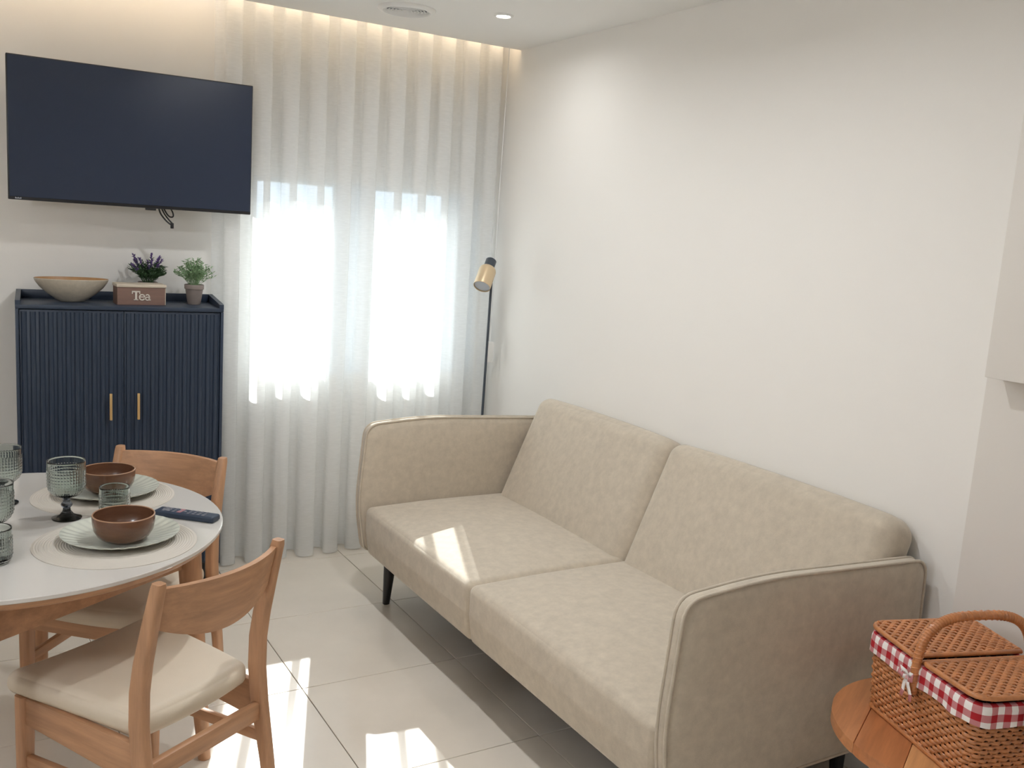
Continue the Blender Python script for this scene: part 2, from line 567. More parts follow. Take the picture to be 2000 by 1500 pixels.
# ------------------------------------------------------------------ lights of the room, seen and added
led = empty('led_strip', (0, COVE_Y + .003, ZC + .03), 0, 'warm glowing light strip hidden in the ceiling slot', 'light strip')
box('diffuser', (X0 + .05, 0, 0), (X1 - .03, .004, .012), MT['led'], led)
def downlight(x, y, k, lab):
    t = empty('downlight', (x, y, ZC), 0, lab, 'downlight', 'recessed ceiling spotlights')
    lathe('trim_ring', [(.027, -.004), (.030, -.007), (.038, -.006), (.042, -.002), (.042, 0), (.027, 0), (.027, -.004)], MT['white'], t, 32)
    lathe('lens', [(0, -.0035), (.026, -.003), (.027, -.001), (0, -.001)], MT['bulb'], t, 32)
    ld = bpy.data.lights.new('downlight_lamp', 'AREA')
    ld.shape = 'DISK'; ld.size = .05; ld.energy = DOWNLIGHT_W * k; ld.color = (.96, .98, 1.0); ld.spread = R(165)
    lo = bpy.data.objects.new('downlight_lamp', ld); COL.objects.link(lo)
    lo.parent = t; lo.location = (0, 0, -.009)
for x, y, k, lab in ((1.985, 3.555, .22, 'small round recessed ceiling spotlight beside the air vent'),
                     (1.22, 2.95, 1.0, 'added unseen ceiling spotlight above the sofa half beside the floor lamp'),  # this and the next three are out of view, added as room fill
                     (1.22, 1.95, .95, 'added unseen ceiling spotlight above the sofa half beside the picnic basket'),
                     (.85, -.6, .5, 'added unseen ceiling spotlight over the kitchen side by the white wall cabinet'),
                     (-.8, -.8, .5, 'added unseen ceiling spotlight in the empty rear corner of the room')):
    downlight(x, y, k, lab)
pend = empty('fill_pendant', (-1.0, 1.35, 1.72), 0, 'added unseen opal glass globe fill lamp hanging on a thin dark cable over the bare floor', 'fill lamp')  # out-of-view globe added to brighten the upper wall and ceiling
lathe('globe', [(.14 * math.sin(math.pi * k / 18) if 0 < k < 18 else 0, .14 - .14 * math.cos(math.pi * k / 18)) for k in range(19)], MT['globe'], pend, 36)
lathe('socket', [(0, .272), (.035, .272), (.035, .31), (.012, .33), (0, .33)], MT['lampdark'], pend, 24)
tube('cable', [(0, 0, .325), (0, 0, ZC - 1.72 - .02)], .003, MT['lampdark'], pend, 6)
lathe('canopy', [(0, ZC - 1.72), (.05, ZC - 1.72), (.048, ZC - 1.745), (0, ZC - 1.745)], MT['lampdark'], pend, 32)
vent = empty('air_vent', (1.645, 3.765, ZC), 0, 'round white ceiling air diffuser with concentric rings', 'air vent')
lathe('rim', [(.092, -.006), (.098, -.014), (.112, -.012), (.12, -.003), (.12, 0), (.092, 0), (.092, -.006)], MT['white'], vent, 48)
for k in range(6):
    r = .016 + .0135 * k
    lathe('ring', [(r, -.002), (r + .006, -.011), (r + .0085, -.010), (r + .003, -.001), (r, -.002)], MT['white'], vent, 40)
lathe('backplate', [(0, -.0005), (.095, -.0005), (.095, -.0015), (0, -.0015)], MT['buttons'], vent, 40)

# ------------------------------------------------------------------ television
tv = empty('television', (.655, 4.125, 1.61), 0, 'black flat screen television mounted high on the wall', 'television')
box('housing', (-.461, -.002, 0), (.461, .028, .537), MT['tvbezel'], tv, .003)
box('screen', (-.457, -.0045, .012), (.457, -.001, .533), MT['tvscreen'], tv, .001, 1)
box('back_box', (-.25, .026, .06), (.18, .06, .36), MT['black'], tv, .006)
box('bracket', (-.08, .055, .12), (.08, .234, .3), MT['black'], tv, .004)
box('sensor', (.035, .0, -.008), (.075, .02, .002), MT['black'], tv, .002)
bm = bmesh.new()
for k in range(5):
    bm_box(bm, (-.438 + .0045 * k, -.0056, .004), (-.4348 + .0045 * k, -.0044, .0095 - (.0015 if k % 2 else 0)))
from_bm('logo', bm, MT['greymark'], tv, False)
cab_pts = [[(.09, .04, .01), (.10, .05, -.02), (.125, .05, -.05), (.145, .045, -.065)],
           [(.10, .04, .01), (.115, .045, -.02), (.135, .045, -.045), (.15, .04, -.06)],
           [(.135, .04, .01), (.15, .045, -.012), (.152, .045, -.03), (.138, .045, -.032), (.125, .045, -.02), (.11, .05, .01)]]
for c in cab_pts:
    P = []
    for a, b in zip(c[:-1], c[1:]):
        for k in range(5): P.append(Vector(a).lerp(Vector(b), k / 5))
    P.append(Vector(c[-1]))
    for _ in range(4):
        P = [P[0]] + [(P[k - 1] + P[k] * 2 + P[k + 1]) / 4 for k in range(1, len(P) - 1)] + [P[-1]]
    tube('cable', P, .0032, MT['black'], tv, 6)
box('plug', (.14, .036, -.078), (.152, .05, -.055), MT['black'], tv, .002)

# ------------------------------------------------------------------ sideboard
CW, CD = .774, .298
cb = empty('sideboard', (.205, 4.045, 0), R(-4), 'tall navy sideboard with fluted doors and brass pull bars', 'cabinet')
# local x 0..CW, y 0..CD (front at 0)
box('body', (.0, .024, .10), (CW, CD, 1.203), MT['navy'], cb, .002)
box('top_panel', (.0, 0, 1.200), (CW, CD, 1.216), MT['navy'], cb, .002)
box('gallery_back', (.018, CD - .016, 1.214), (CW - .018, CD, 1.25), MT['navy'], cb, .002)
for s in (0, 1):
    x0 = 0 if s == 0 else CW - .018
    V = [(x0, 0, 1.214), (x0, 0, 1.232), (x0, .05, 1.236), (x0, CD, 1.25), (x0, CD, 1.214)]
    V2 = [(x + .018, y, z) for x, y, z in V]
    n = 5
    pyd('gallery_side', V + V2, [(0, 1, 2, 3, 4), (9, 8, 7, 6, 5)] + [(k, (k + 1) % n, n + (k + 1) % n, n + k) for k in range(n)],
        MT['navy'], cb, False)
box('frame_side', (0, 0, .10), (.012, .03, 1.2), MT['navy'], cb, .002)
box('frame_side', (CW - .012, 0, .10), (CW, .03, 1.2), MT['navy'], cb, .002)
NS = 12
slat_me = None
for d in range(2):
    dx0 = .0135 + d * (CW / 2 - .0127)
    dw = CW / 2 - .0145
    dr = box('door', (dx0, .008, .115), (dx0 + dw, .026, 1.1965), MT['navy'], cb, .002)
    sw = dw / NS
    for k in range(NS):
        if slat_me is None:
            prof = []
            for q in range(7):
                a = math.pi * q / 6
                prof.append((sw * .34 * math.cos(a), .0095 - .0105 * math.sin(a)))
            V = [(x, y, 0) for x, y in prof] + [(x, y, 1.07) for x, y in prof]
            n = len(prof)
            F = [(k2, k2 + 1, n + k2 + 1, n + k2) for k2 in range(n - 1)] + [tuple(range(n)), tuple(range(2 * n - 1, n - 1, -1)), (n - 1, 0, n, 2 * n - 1)]
            so = pyd('slat', V, F, MT['navy'], dr, True, 50)
            slat_me = so.data
        else:
            so = bpy.data.objects.new('slat', slat_me); COL.objects.link(so); so.parent = dr
        so.location = (dx0 + sw * (k + .5), 0, .1185)
    hx = .336 if d == 0 else .440
    hd = box('handle', (hx - .005, -.024, .757), (hx + .005, -.015, .866), MT['gold'], dr, .0015)
    for zz in (.77, .852):
        box('handle_post', (hx - .003, -.016, zz - .004), (hx + .003, .004, zz + .004), MT['gold'], dr)
for sx in (.05, CW - .05):
    for sy in (.05, CD - .05):
        loft('leg', [(sx, sy, 0, .022, .022), (sx, sy, .1, .036, .036)], MT['leg'], cb)

# things on the sideboard
ZT = 1.216
dish = empty('oval_dish', (.203 + .215, 4.19, ZT), 0, 'cream stoneware oval bowl with a tan inside on the sideboard', 'bowl')
def omod(r, z, t, i):
    return r * (1 + .0 * math.cos(t)), z
prof_o = [(0, 0), (.04, 0), (.048, .004), (.062, .012), (.09, .032), (.118, .058), (.134, .080), (.139, .092), (.1375, .094), (.132, .082)]
o = lathe('shell', prof_o, MT['dish'], dish, 56); o.scale = (1, .62, 1)
o = lathe('inside_glaze', [(.1375, .0945), (.132, .083), (.115, .060), (.085, .036), (.05, .018), (0, .014)], MT['dishrim'], dish, 56); o.scale = (1, .62, 1)

tea = empty('tea_box', (.575, 4.085, ZT), R(2), 'brown wooden tea box with pale lid and raised lettering', 'box')
BW, BD, BH = .186, .095, .072
box('body', (0, 0, 0), (BW, BD, BH), MT['teawood'], tea, .001, 1)
box('side_panel', (BW, .002, .001), (BW + .003, BD - .002, BH), MT['teapale'], tea, .0005, 1)
box('lid', (-.003, -.004, BH), (BW + .005, BD + .002, BH + .013), MT['teapale'], tea, .0025, 2)
# the word Tea as raised slab-serif letters
def stroke(bm, pts, wd, y0=-.003, y1=.0005):
    P = [Vector((p[0], 0, p[1])) for p in pts]
    L, Rr = [], []
    for i, p in enumerate(P):
        t = (P[min(i + 1, len(P) - 1)] - P[max(i - 1, 0)]).normalized()
        n = Vector((-t.z, 0, t.x))
        ww = wd[i] if isinstance(wd, list) else wd
        L.append(p + n * ww / 2); Rr.append(p - n * ww / 2)
    for i in range(len(P) - 1):
        q = [L[i], L[i + 1], Rr[i + 1], Rr[i]]
        f = [bm.verts.new((v.x, y0, v.z)) for v in q]
        b = [bm.verts.new((v.x, y1, v.z)) for v in q]
        bm.faces.new(f); bm.faces.new(list(reversed(b)))
        for k in range(4): bm.faces.new((f[k], b[k], b[(k + 1) % 4], f[(k + 1) % 4]))
def arc(cx, cz, rx, rz, a0, a1, n=14):
    return [(cx + rx * math.cos(R(a0 + (a1 - a0) * k / n)), cz + rz * math.sin(R(a0 + (a1 - a0) * k / n))) for k in range(n + 1)]
bm = bmesh.new()
ox, oz, S = .055, .020, .038
def sc(p): return [(ox + x * S, oz + z * S) for x, z in p]
stroke(bm, sc([(.0, .93), (.86, .93)]), .14 * S)
stroke(bm, sc([(.43, .95), (.43, .0)]), .2 * S)
stroke(bm, sc([(.2, .05), (.66, .05)]), .1 * S)
stroke(bm, sc([(.05, .98), (.05, .68)]), .1 * S)
stroke(bm, sc([(.81, .98), (.81, .68)]), .1 * S)
stroke(bm, sc(arc(1.05, .33, .27, .29, 0, 330, 20)), .13 * S)
stroke(bm, sc([(.80, .36), (1.33, .36)]), .1 * S)
stroke(bm, sc([(1.78, .45), (1.78, .05)]), .16 * S)
stroke(bm, sc(arc(1.60, .42, .18, .2, 0, 150, 10)), .12 * S)
stroke(bm, sc(arc(1.60, .19, .2, .16, 0, 360, 16)), .11 * S)
stroke(bm, sc([(1.76, .05), (1.94, .05)]), .1 * S)
from_bm('lettering', bm, MT['letters'], tea, False)

def leaf(V, F, p, d, ln, wd, up=Vector((0, 0, 1))):
    d = d.normalized()
    s = d.cross(up)
    if s.length < .05: s = Vector((1, 0, 0))
    s.normalize()
    n = s.cross(d) * (wd * .35)
    b = len(V)
    V += [p, p + d * ln * .45 + s * wd / 2 + n, p + d * ln, p + d * ln * .45 - s * wd / 2 + n, p + d * ln * .45 - n * .2]
    F += [(b, b + 1, b + 4), (b + 1, b + 2, b + 4), (b + 2, b + 3, b + 4), (b + 3, b, b + 4)]

def potted(name, loc, label, bloom, seed, leafm, spread, hgt, label_cat='potted plant'):
    rnd = random.Random(seed)
    t = empty(name, loc, 0, label, label_cat)
    lathe('pot', [(0, 0), (.025, 0), (.027, .003), (.036, .064), (.040, .066), (.0405, .083), (.0385, .085), (.036, .083), (.034, .074), (0, .074)], MT['pot'], t, 36)
    lathe('soil', [(0, .077), (.02, .078), (.0345, .0745), (.03, .072), (0, .072)], MT['soil'], t, 24)
    V, F, Vs, Fs, Vb, Fb = [], [], [], [], [], []
    for k in range(58):
        az = rnd.uniform(0, 2 * math.pi)
        out = spread * math.sqrt(rnd.random())
        p0 = Vector((.018 * math.cos(az) * rnd.random(), .018 * math.sin(az) * rnd.random(), .074))
        p1 = Vector((out * math.cos(az), out * math.sin(az) * .8, .085 + hgt * rnd.uniform(.55, 1) * (1 - .55 * (out / spread) ** 2)))
        mid = (p0 + p1) / 2 + Vector((0, 0, .012))
        pts = [p0, p0.lerp(mid, .6), mid, mid.lerp(p1, .55), p1]
        tube_data(pts, .0008, 4, False, Vs, Fs)
        nl = 12
        for q in range(nl):
            f = .25 + .75 * q / (nl - 1)
            i = min(int(f * 4), 3); g = f * 4 - i
            p = pts[i].lerp(pts[i + 1], g)
            a = rnd.uniform(0, 2 * math.pi)
            d = Vector((math.cos(a), math.sin(a), rnd.uniform(.1, .9)))
            leaf(V, F, p, d, rnd.uniform(.013, .024), rnd.uniform(.005, .0085))
        if bloom and k % 3 == 0 and -.06 < p1.x < .05:
            base = p1
            dr = (p1 - mid).normalized()
            for q in range(26):
                p = base + dr * (q / 26 * .042) - dr * .012
                a = rnd.uniform(0, 2 * math.pi)
                rr = .0075 * (1 - .5 * q / 26)
                pp = p + Vector((math.cos(a) * rr, math.sin(a) * rr, rnd.uniform(-.002, .002)))
                leaf(Vb, Fb, p, pp - p + dr * .004, .012, .008)
    tag(pyd('stems', Vs, Fs, leafm, t), kind='stuff')
    tag(pyd('foliage', V, F, leafm, t, False), kind='stuff')
    if bloom: tag(pyd('blooms', Vb, Fb, MT['purple'], t, False), kind='stuff')
potted('potted_lavender', (.718, 4.245, ZT), 'potted purple lavender standing behind the wooden box', True, 5, MT['leafd'], .085, .105)
potted('potted_herb', (.893, 4.165, ZT), 'pale green potted herb at the sideboard corner', False, 11, MT['leafl'], .085, .125)

# ------------------------------------------------------------------ floor lamp
lamp = empty('floor_lamp', (2.236, 3.98, 0), 0, 'slim dark floor lamp with a brass spot head behind the sofa', 'floor lamp')
lathe('base', [(0, 0), (.12, 0), (.122, .006), (.118, .014), (.02, .018), (0, .018)], MT['lampdark'], lamp, 40)
tube('pole', [(0, 0, .015), (.004, 0, .7), (.010, 0, 1.40)], .0062, MT['lampdark'], lamp, 12)
axd = Vector((-.50, -.42, -.76)).normalized()
hq = axd.to_track_quat('Z', 'Y')
hc = Vector((-.035, -.02, 1.395))
def headpart(n, prof, mat, par=lamp):
    o = lathe(n, prof, mat, par, 36)
    o.rotation_mode = 'QUATERNION'; o.rotation_quaternion = hq; o.location = hc
    return o
headpart('shade', [(0, -.046), (.034, -.046), (.039, -.04), (.042, -.03), (.042, .066), (.0395, .066), (.0395, -.028), (0, -.03)], MT['champagne'])
headpart('cap', [(0, -.098), (.022, -.098), (.026, -.094), (.026, -.047), (0, -.047)], MT['lampdark'])
headpart('lens', [(0, .060), (.039, .060), (.039, .056), (0, .056)], MT['lens'])
tube('joint', [hc, (.010, 0, 1.395)], .007, MT['lampdark'], lamp, 10)

# ------------------------------------------------------------------ sofa
sofa = empty('sofa', (1.93, 2.625, 0), 0, 'greige chenille two-seat sofa with piped arms along the long white wall', 'sofa')
SX, SY = 1.93, 2.625
def cushion(name, c, size, r, puff, n=12, rot=None, warp=None):
    V, F = rbox_data(*size, r, puff, n, warp)
    if rot is not None: V = [rot @ v for v in V]
    V = [v + Vector(c) - Vector((SX, SY, 0)) for v in V]
    return pyd(name, V, F, MT['sofa'], sofa, True, 60)
YA, YM, YB = 3.590, 2.655, 1.648
def front_round(p, u):
    # the front face leans in slightly towards the floor, the top rolls off at the front
    q = p.copy()
    if u[0] < 0: q.x += .018 * max(0, -u[2]) * -u[0]
    q.z -= .008 * max(0, -u[0] - .2) * (u[2] > 0)
    return q
for ya, yb in ((YA, YM + .0015), (YM - .0015, YB)):
    cushion('seat_cushion', (1.83, (ya + yb) / 2, .322), (.70, ya - yb, .222), .026, (.004, .004, .024), 14, None, front_round)
lean = R(23)
rotm = Matrix.Rotation(lean, 3, 'Y')
for ya, yb in ((YA - .012, YM + .002), (YM - .002, YB + .004)):
    cushion('back_cushion', (2.268, (ya + yb) / 2, .602), (.15, ya - yb, .56), .055, (.016, .006, .008), 14, rotm)
box('base_frame', (1.56 - SX, YB + .02 - SY, .185), (2.30 - SX, YA - .02 - SY, .24), MT['black'], sofa, .005)
arm_poly = []
def arm_outline():
    pts = []
    # x, z with rounded corners, clockwise from the lower front
    cor = [(1.490, .225, .03), (1.456, .43, .12), (1.484, .775, .055), (1.76, .796, .3), (2.392, .765, .05), (2.410, .225, .03)]
    n = len(cor)
    for i in range(n):
        p = Vector((cor[i][0], cor[i][1])); a = Vector(cor[i - 1][:2]); b = Vector(cor[(i + 1) % n][:2])
        r = min(cor[i][2], (a - p).length * .45, (b - p).length * .45)
        s, e = p + (a - p).normalized() * r, p + (b - p).normalized() * r
        for k in range(7):
            t = k / 6
            pts.append(s * (1 - t) ** 2 + p * 2 * t * (1 - t) + e * t * t)
    return pts
AO = arm_outline()
cen = Vector((1.92, .5))
def arm(y0, y1, outer):
    """pillowed slab between y0 < y1"""
    V, F = [], []
    rings = [(0.0, 0, 0), ]
    n = len(AO)
    layers = []
    def ring(scale_in, y):
        row = []
        for p in AO:
            d = (p - cen)
            q = cen + d * scale_in
            row.append(len(V)); V.append((q.x - SX, y - SY, q.y))
        return row
    fl = .012
    layers.append(ring(.35, y0 - fl)); layers.append(ring(.7, y0 - fl * .8)); layers.append(ring(.9, y0 - fl * .35)); layers.append(ring(.985, y0 + .003))
    layers.append(ring(1.0, y0 + .010)); layers.append(ring(1.0, y1 - .010))
    layers.append(ring(.985, y1 - .003)); layers.append(ring(.9, y1 + fl * .35)); layers.append(ring(.7, y1 + fl * .8)); layers.append(ring(.35, y1 + fl))
    for a, b in zip(layers[:-1], layers[1:]):
        for k in range(n): F.append((a[k], a[(k + 1) % n], b[(k + 1) % n], b[k]))
    F.append(layers[0]); F.append(list(reversed(layers[-1])))
    o = pyd('arm', V, F, MT['sofa'], sofa, True, 60)
    for y in (y0 + .004, y1 - .004):
        tube('piping', [(p.x - SX, y - SY, p.y) for p in [cen + (q - cen) * .998 for q in AO]], .0048, MT['sofa'], o, 8, True)
    return o
arm(3.605, 3.645, True)
arm(1.590, 1.630, True)
for (x, y) in ((1.585, 3.535), (1.585, 1.72), (2.27, 3.535), (2.27, 1.72)):
    ddx = -.012 if x < 1.9 else .012
    loft('leg', [(x - SX + ddx, y - SY, 0, .028, .028), (x - SX, y - SY, .215, .054, .054)], MT['leg'], sofa, .4)

# ------------------------------------------------------------------ dining table
TX, TY = .126, 2.753
table = empty('dining_table', (TX, TY, 0), 0, 'round white glass-topped dining table on reddish wood legs', 'table')
lathe('table_top', [(0, .738), (.537, .738), (.539, .740), (.539, .748), (.537, .750), (0, .750)], MT['tabletop'], table, 96, autos=30)
lathe('wood_rim', [(0, .712), (.505, .712), (.524, .722), (.529, .736), (.529, .738), (0, .738)], MT['oakx'], table, 96)
lp = []
for a in (-11, 79, 169, 259):
    c, s = math.cos(R(a)), math.sin(R(a))
    lp.append((.44 * c, .44 * s))
    tube('leg', [(.445 * c, .445 * s, .712), (.455 * c, .455 * s, .55), (.478 * c, .478 * s, .25), (.498 * c, .498 * s, 0)], [.034, .032, .025, .018], MT['oak'], table, 20)
for k in range(4):
    a, b = Vector((*lp[k], .66)), Vector((*lp[(k + 1) % 4], .66))
    d = (b - a).normalized() * .02
    beam('apron', a + d, b - d, .108, .022, MT['oakx'] if k % 2 else MT['oaky'], table, .003)

# ------------------------------------------------------------------ chairs
def make_chair(label):
    t = empty('dining_chair', (0, 0, 0), 0, label, 'chair', 'dining chairs at the round table')
    V, F = rbox_data(.42, .43, .062, .028, (.006, .006, .012), 10)
    V2 = []
    for v in V:
        f = (v.y + .215) / .43
        V2.append(Vector((v.x * (.355 + .085 * f) / .42, v.y + .232, v.z + .428 + .010 * (v.x / .2) ** 2 - .010 * (1 - f) ** 3)))
    pyd('seat', V2, F, MT['seat'], t, True, 60)
    for s in (-1, 1):
        x = s * .188
        loft('rear_leg', [(x, -.070, 0, .026, .030), (x, -.040, .2, .029, .036), (x, -.008, .36, .031, .046), (x, .002, .45, .031, .046),
                          (x, .001, .53, .031, .045), (x, -.010, .60, .031, .043), (x, -.034, .70, .030, .037), (x, -.056, .785, .028, .031), (x, -.0585, .798, .024, .027)],
             MT['oak'], t, .3)
        loft('front_leg', [(s * .198, .398, 0, .026, .026), (s * .196, .396, .3, .036, .036), (s * .196, .396, .412, .036, .036)], MT['oak'], t, .25)
        beam('side_apron', (x, .005, .358), (s * .196, .39, .377), .100, .02, MT['oaky'], t, .004, .068)
        beam('side_stretcher', (x, -.02, .262), (s * .196, .39, .245), .030, .018, MT['oaky'], t, .004)
    beam('rear_rail', (-.18, -.012, .335), (.18, -.012, .335), .048, .022, MT['oakx'], t, .005)
    beam('front_apron', (-.185, .396, .377), (.185, .396, .377), .068, .02, MT['oakx'], t, .004)
    # curved backrest
    V, F = [], []
    nx, nz = 18, 5
    for side in (0, 1):
        for i in range(nx + 1):
            u = -1 + 2 * i / nx
            zt, zb = .783, .783 - (.098 + .046 * (1 - abs(u) ** 2))
            for j in range(nz + 1):
                z = zb + (zt - zb) * j / nz
                yl = -.010 - (z - .60) * .24
                y = yl - .048 * (1 - u * u) + (.008 if side else -.008)
                V.append((u * .180, y, z))
    def idx(s, i, j): return s * (nx + 1) * (nz + 1) + i * (nz + 1) + j
    for s in (0, 1):
        for i in range(nx):
            for j in range(nz): F.append((idx(s, i, j), idx(s, i + 1, j), idx(s, i + 1, j + 1), idx(s, i, j + 1)))
    for i in range(nx):
        for j in (0, nz): F.append((idx(0, i, j), idx(0, i + 1, j), idx(1, i + 1, j), idx(1, i, j)))
    for j in range(nz):
        for i in (0, nx): F.append((idx(0, i, j), idx(0, i, j + 1), idx(1, i, j + 1), idx(1, i, j)))
    pyd('backrest', V, F, MT['oakx'], t, True, 50)
    return t
chair = make_chair('reddish wood dining chair with cream seat, its curved back towards the sofa')
chair.location = (.500, 2.185, 0)
chair.rotation_euler.z = math.atan2(.519, .855)
chair.scale = (1, 1, 1.02)
ch2 = copy_tree(chair)
ch2['label'] = 'reddish wood dining chair with cream seat, its back towards the sideboard'
ch2.location = (.578, 3.158, 0)
ch2.rotation_euler.z = math.atan2(.670, -.742)

# ------------------------------------------------------------------ on the table
ZTB = .750
def placemat(x, y, label):
    prof = [(0, .0), (.2, .0), (.2, .0016)]
    for k in range(31, 2, -1):
        r = .2 * k / 32
        prof += [(r + .0016, .0016), (r, .0024), (r - .0016, .0016), (r - .0026, .0008)]
    prof.append((0, .0014))
    o = lathe('placemat', prof, MT['mat'], None, 72, autos=80)
    o.location = (x, y, ZTB)
    tag(o, label, 'placemat', 'round placemats on the dining table')
placemat(.352, 2.525, 'round ivory placemat under the plate beside the remote control')
placemat(.378, 2.960, 'round ivory placemat under the plate before the chair that backs on the sideboard')
def plate(x, y, label):
    def mod(r, z, t, i):
        k = max(0, (r - .095) / .05)
        k = math.sin(min(k, 1) * math.pi) * .8 + .2 * k
        f = math.cos(32 * t)
        return r, z + .0013 * k * f
    prof = [(0, 0), (.08, 0), (.085, .0015), (.11, .008), (.135, .015), (.146, .0195), (.1465, .0215), (.144, .0215), (.132, .0175), (.112, .0115), (.09, .006), (.07, .005), (0, .005)]
    o = lathe('plate', prof, MT['plate'], None, 216, mod, autos=70)
    o.location = (x, y, ZTB + .0026)
    tag(o, label, 'plate', 'dinner plates on the placemats')
plate(.366, 2.548, 'pale sage fluted plate beside the remote control')
plate(.392, 2.985, 'pale sage fluted plate before the chair that backs on the sideboard')
def soup_bowl(x, y, label):
    t = empty('soup_bowl', (x, y, ZTB + .0078), 0, label, 'bowl', 'brown bowls on the plates')
    lathe('shell', [(0, 0), (.042, 0), (.05, .003), (.064, .014), (.073, .03), (.0765, .05), (.077, .067), (.0765, .0685)], MT['bowl'], t, 56)
    lathe('rim', [(.0765, .0680), (.0768, .0695), (.0755, .0708), (.0738, .0705), (.0730, .0685)], MT['bowlrim'], t, 56)
    lathe('inside', [(.0730, .0690), (.0725, .05), (.069, .032), (.06, .017), (.046, .007), (0, .006)], MT['bowl'], t, 56)
soup_bowl(.369, 2.518, 'brown stoneware bowl on the plate beside the remote control')
soup_bowl(.393, 2.980, 'brown stoneware bowl on the plate before the chair that backs on the sideboard')

def beaded(n, z0, z1, rows, rf, t_wall, inner_pts):
    """outer profile with rows of small glass beads, then inner wall back down"""
    prof = []
    return prof
NB = 40
def bead_mod(zlo, zhi, rows, amp):
    def mod(r, z, t, i):
        if r > .02 and zlo < z < zhi and r > mod.rin(z) + .0001:
            ph = (z - zlo) / (zhi - zlo) * rows
            a = max(0, math.sin(math.pi * (ph % 1.0))) * (.55 + .45 * math.cos(NB * t + math.pi * (int(ph) % 2)))
            return r + amp * a, z
        return r, z
    return mod
def goblet(x, y, label, H=.166):
    t = empty('goblet', (x, y, ZTB), 0, label, 'glass', 'stemmed smoky glasses on the table')
    lathe('stem', [(0, 0), (.036, 0), (.0385, .0015), (.0385, .004), (.030, .007), (.018, .013), (.0105, .024), (.0095, .032), (.0135, .036), (.0155, .0405), (.0135, .045),
                   (.0095, .049), (.0095, .056), (.012, .060), (0, .061)], MT['darkglass'], t, 40)
    zl, zh = .060, H
    def ro(z):
        f = (z - .059) / (H - .059)
        return .0485 * min(1, (1 - (1 - min(1, f / .42)) ** 2.2)) ** .5 if f < .42 else .0485 + .001 * (f - .42)
    prof = [(0, .059)]
    nz = 60
    for k in range(1, nz + 1):
        z = .0595 + (H - .0595) * k / nz
        prof.append((max(.004, ro(z)), z))
    prof.append((.0478, H + .0008))
    for k in range(nz, 3, -3):
        z = .0635 + (H - .0635) * k / nz
        prof.append((max(.003, ro(z - .002) - .0028), z))
    prof.append((0, .0635))
    out_n = nz + 1
    def mod(r, z, tt, i):
        if 0 < i < out_n and .066 < z < H - .020:
            ph = (z - .066) / .0085
            a = math.sin(math.pi * (ph % 1.0)) * (.5 + .5 * math.cos(NB * tt))
            return r + .0016 * a, z
        return r, z
    lathe('glass_bowl', prof, MT['glass'], t, NB * 4, mod, autos=180)
def tumbler(x, y, label, H=.086, zb=.0):
    t = empty('tumbler', (x, y, ZTB + zb), 0, label, 'glass', 'short beaded glasses on the table')
    prof = [(0, 0), (.030, 0), (.035, .002)]
    nz = 48
    for k in range(1, nz + 1):
        z = .002 + (H - .002) * k / nz
        prof.append((.0355 + .0045 * min(1, z / .02), z))
    prof.append((.0392, H + .0008))
    for k in range(nz, 5, -3):
        z = .010 + (H - .010) * k / nz
        prof.append((.0327 + .0045 * min(1, z / .02), z))
    prof += [(.03, .009), (0, .009)]
    def mod(r, z, tt, i):
        if 2 < i < nz + 3 and .008 < z < H - .018:
            ph = (z - .008) / .0085
            a = math.sin(math.pi * (ph % 1.0)) * (.5 + .5 * math.cos(NB * tt))
            return r + .0016 * a, z
        return r, z
    lathe('glass_body', prof, MT['glass'], t, NB * 4, mod, autos=180)
goblet(.258, 2.768, 'stemmed smoky beaded glass standing between the two placemats')
goblet(.112, 2.960, 'stemmed smoky beaded glass on the sideboard side of the table, away from the bowls')
goblet(.072, 2.585, 'stemmed smoky beaded glass close beside a short tumbler on the bare table side')
tumbler(.378, 2.742, 'short smoky beaded tumbler between the two brown bowls', zb=.0026)
tumbler(.070, 2.470, 'short smoky beaded tumbler on the bare table side, close beside a stemmed glass')

rem = empty('remote_control', (.560, 2.672, ZTB), math.atan2(-.127, .14), 'slim dark remote control lying by the table edge', 'remote control')
V, F = rbox_data(.185, .045, .018, .006, (0, 0, 0), 4)
V = [Vector((v.x, v.y, (v.z + .009) * (1 if v.x > -.03 else 1) + (0))) for v in V]
pyd('body', V, F, MT['navy'], rem)
bm = bmesh.new()
for i in range(9):
    for j in range(3):
        if i in (3, 4) and j != 1: continue
        x, y = -.075 + i * .0155 + .008, -.0125 + j * .0125
        bm_box(bm, (x - .004, y - .004, .0175), (x + .004, y + .004, .0195), .001, 1)
tag(from_bm('buttons', bm, MT['buttons'], rem), kind='stuff')
lathe('navigation_pad', [(0, .0195), (.012, .0195), (.013, .0175), (0, .0175)], MT['buttons'], rem, 24).location = (-.062, 0, 0)
box('pink_glint_button', (-.025, -.016, .0175), (-.012, .016, .0192), MT['red'], rem, .001, 1)  # a pinkish reflection is painted into this button's colour

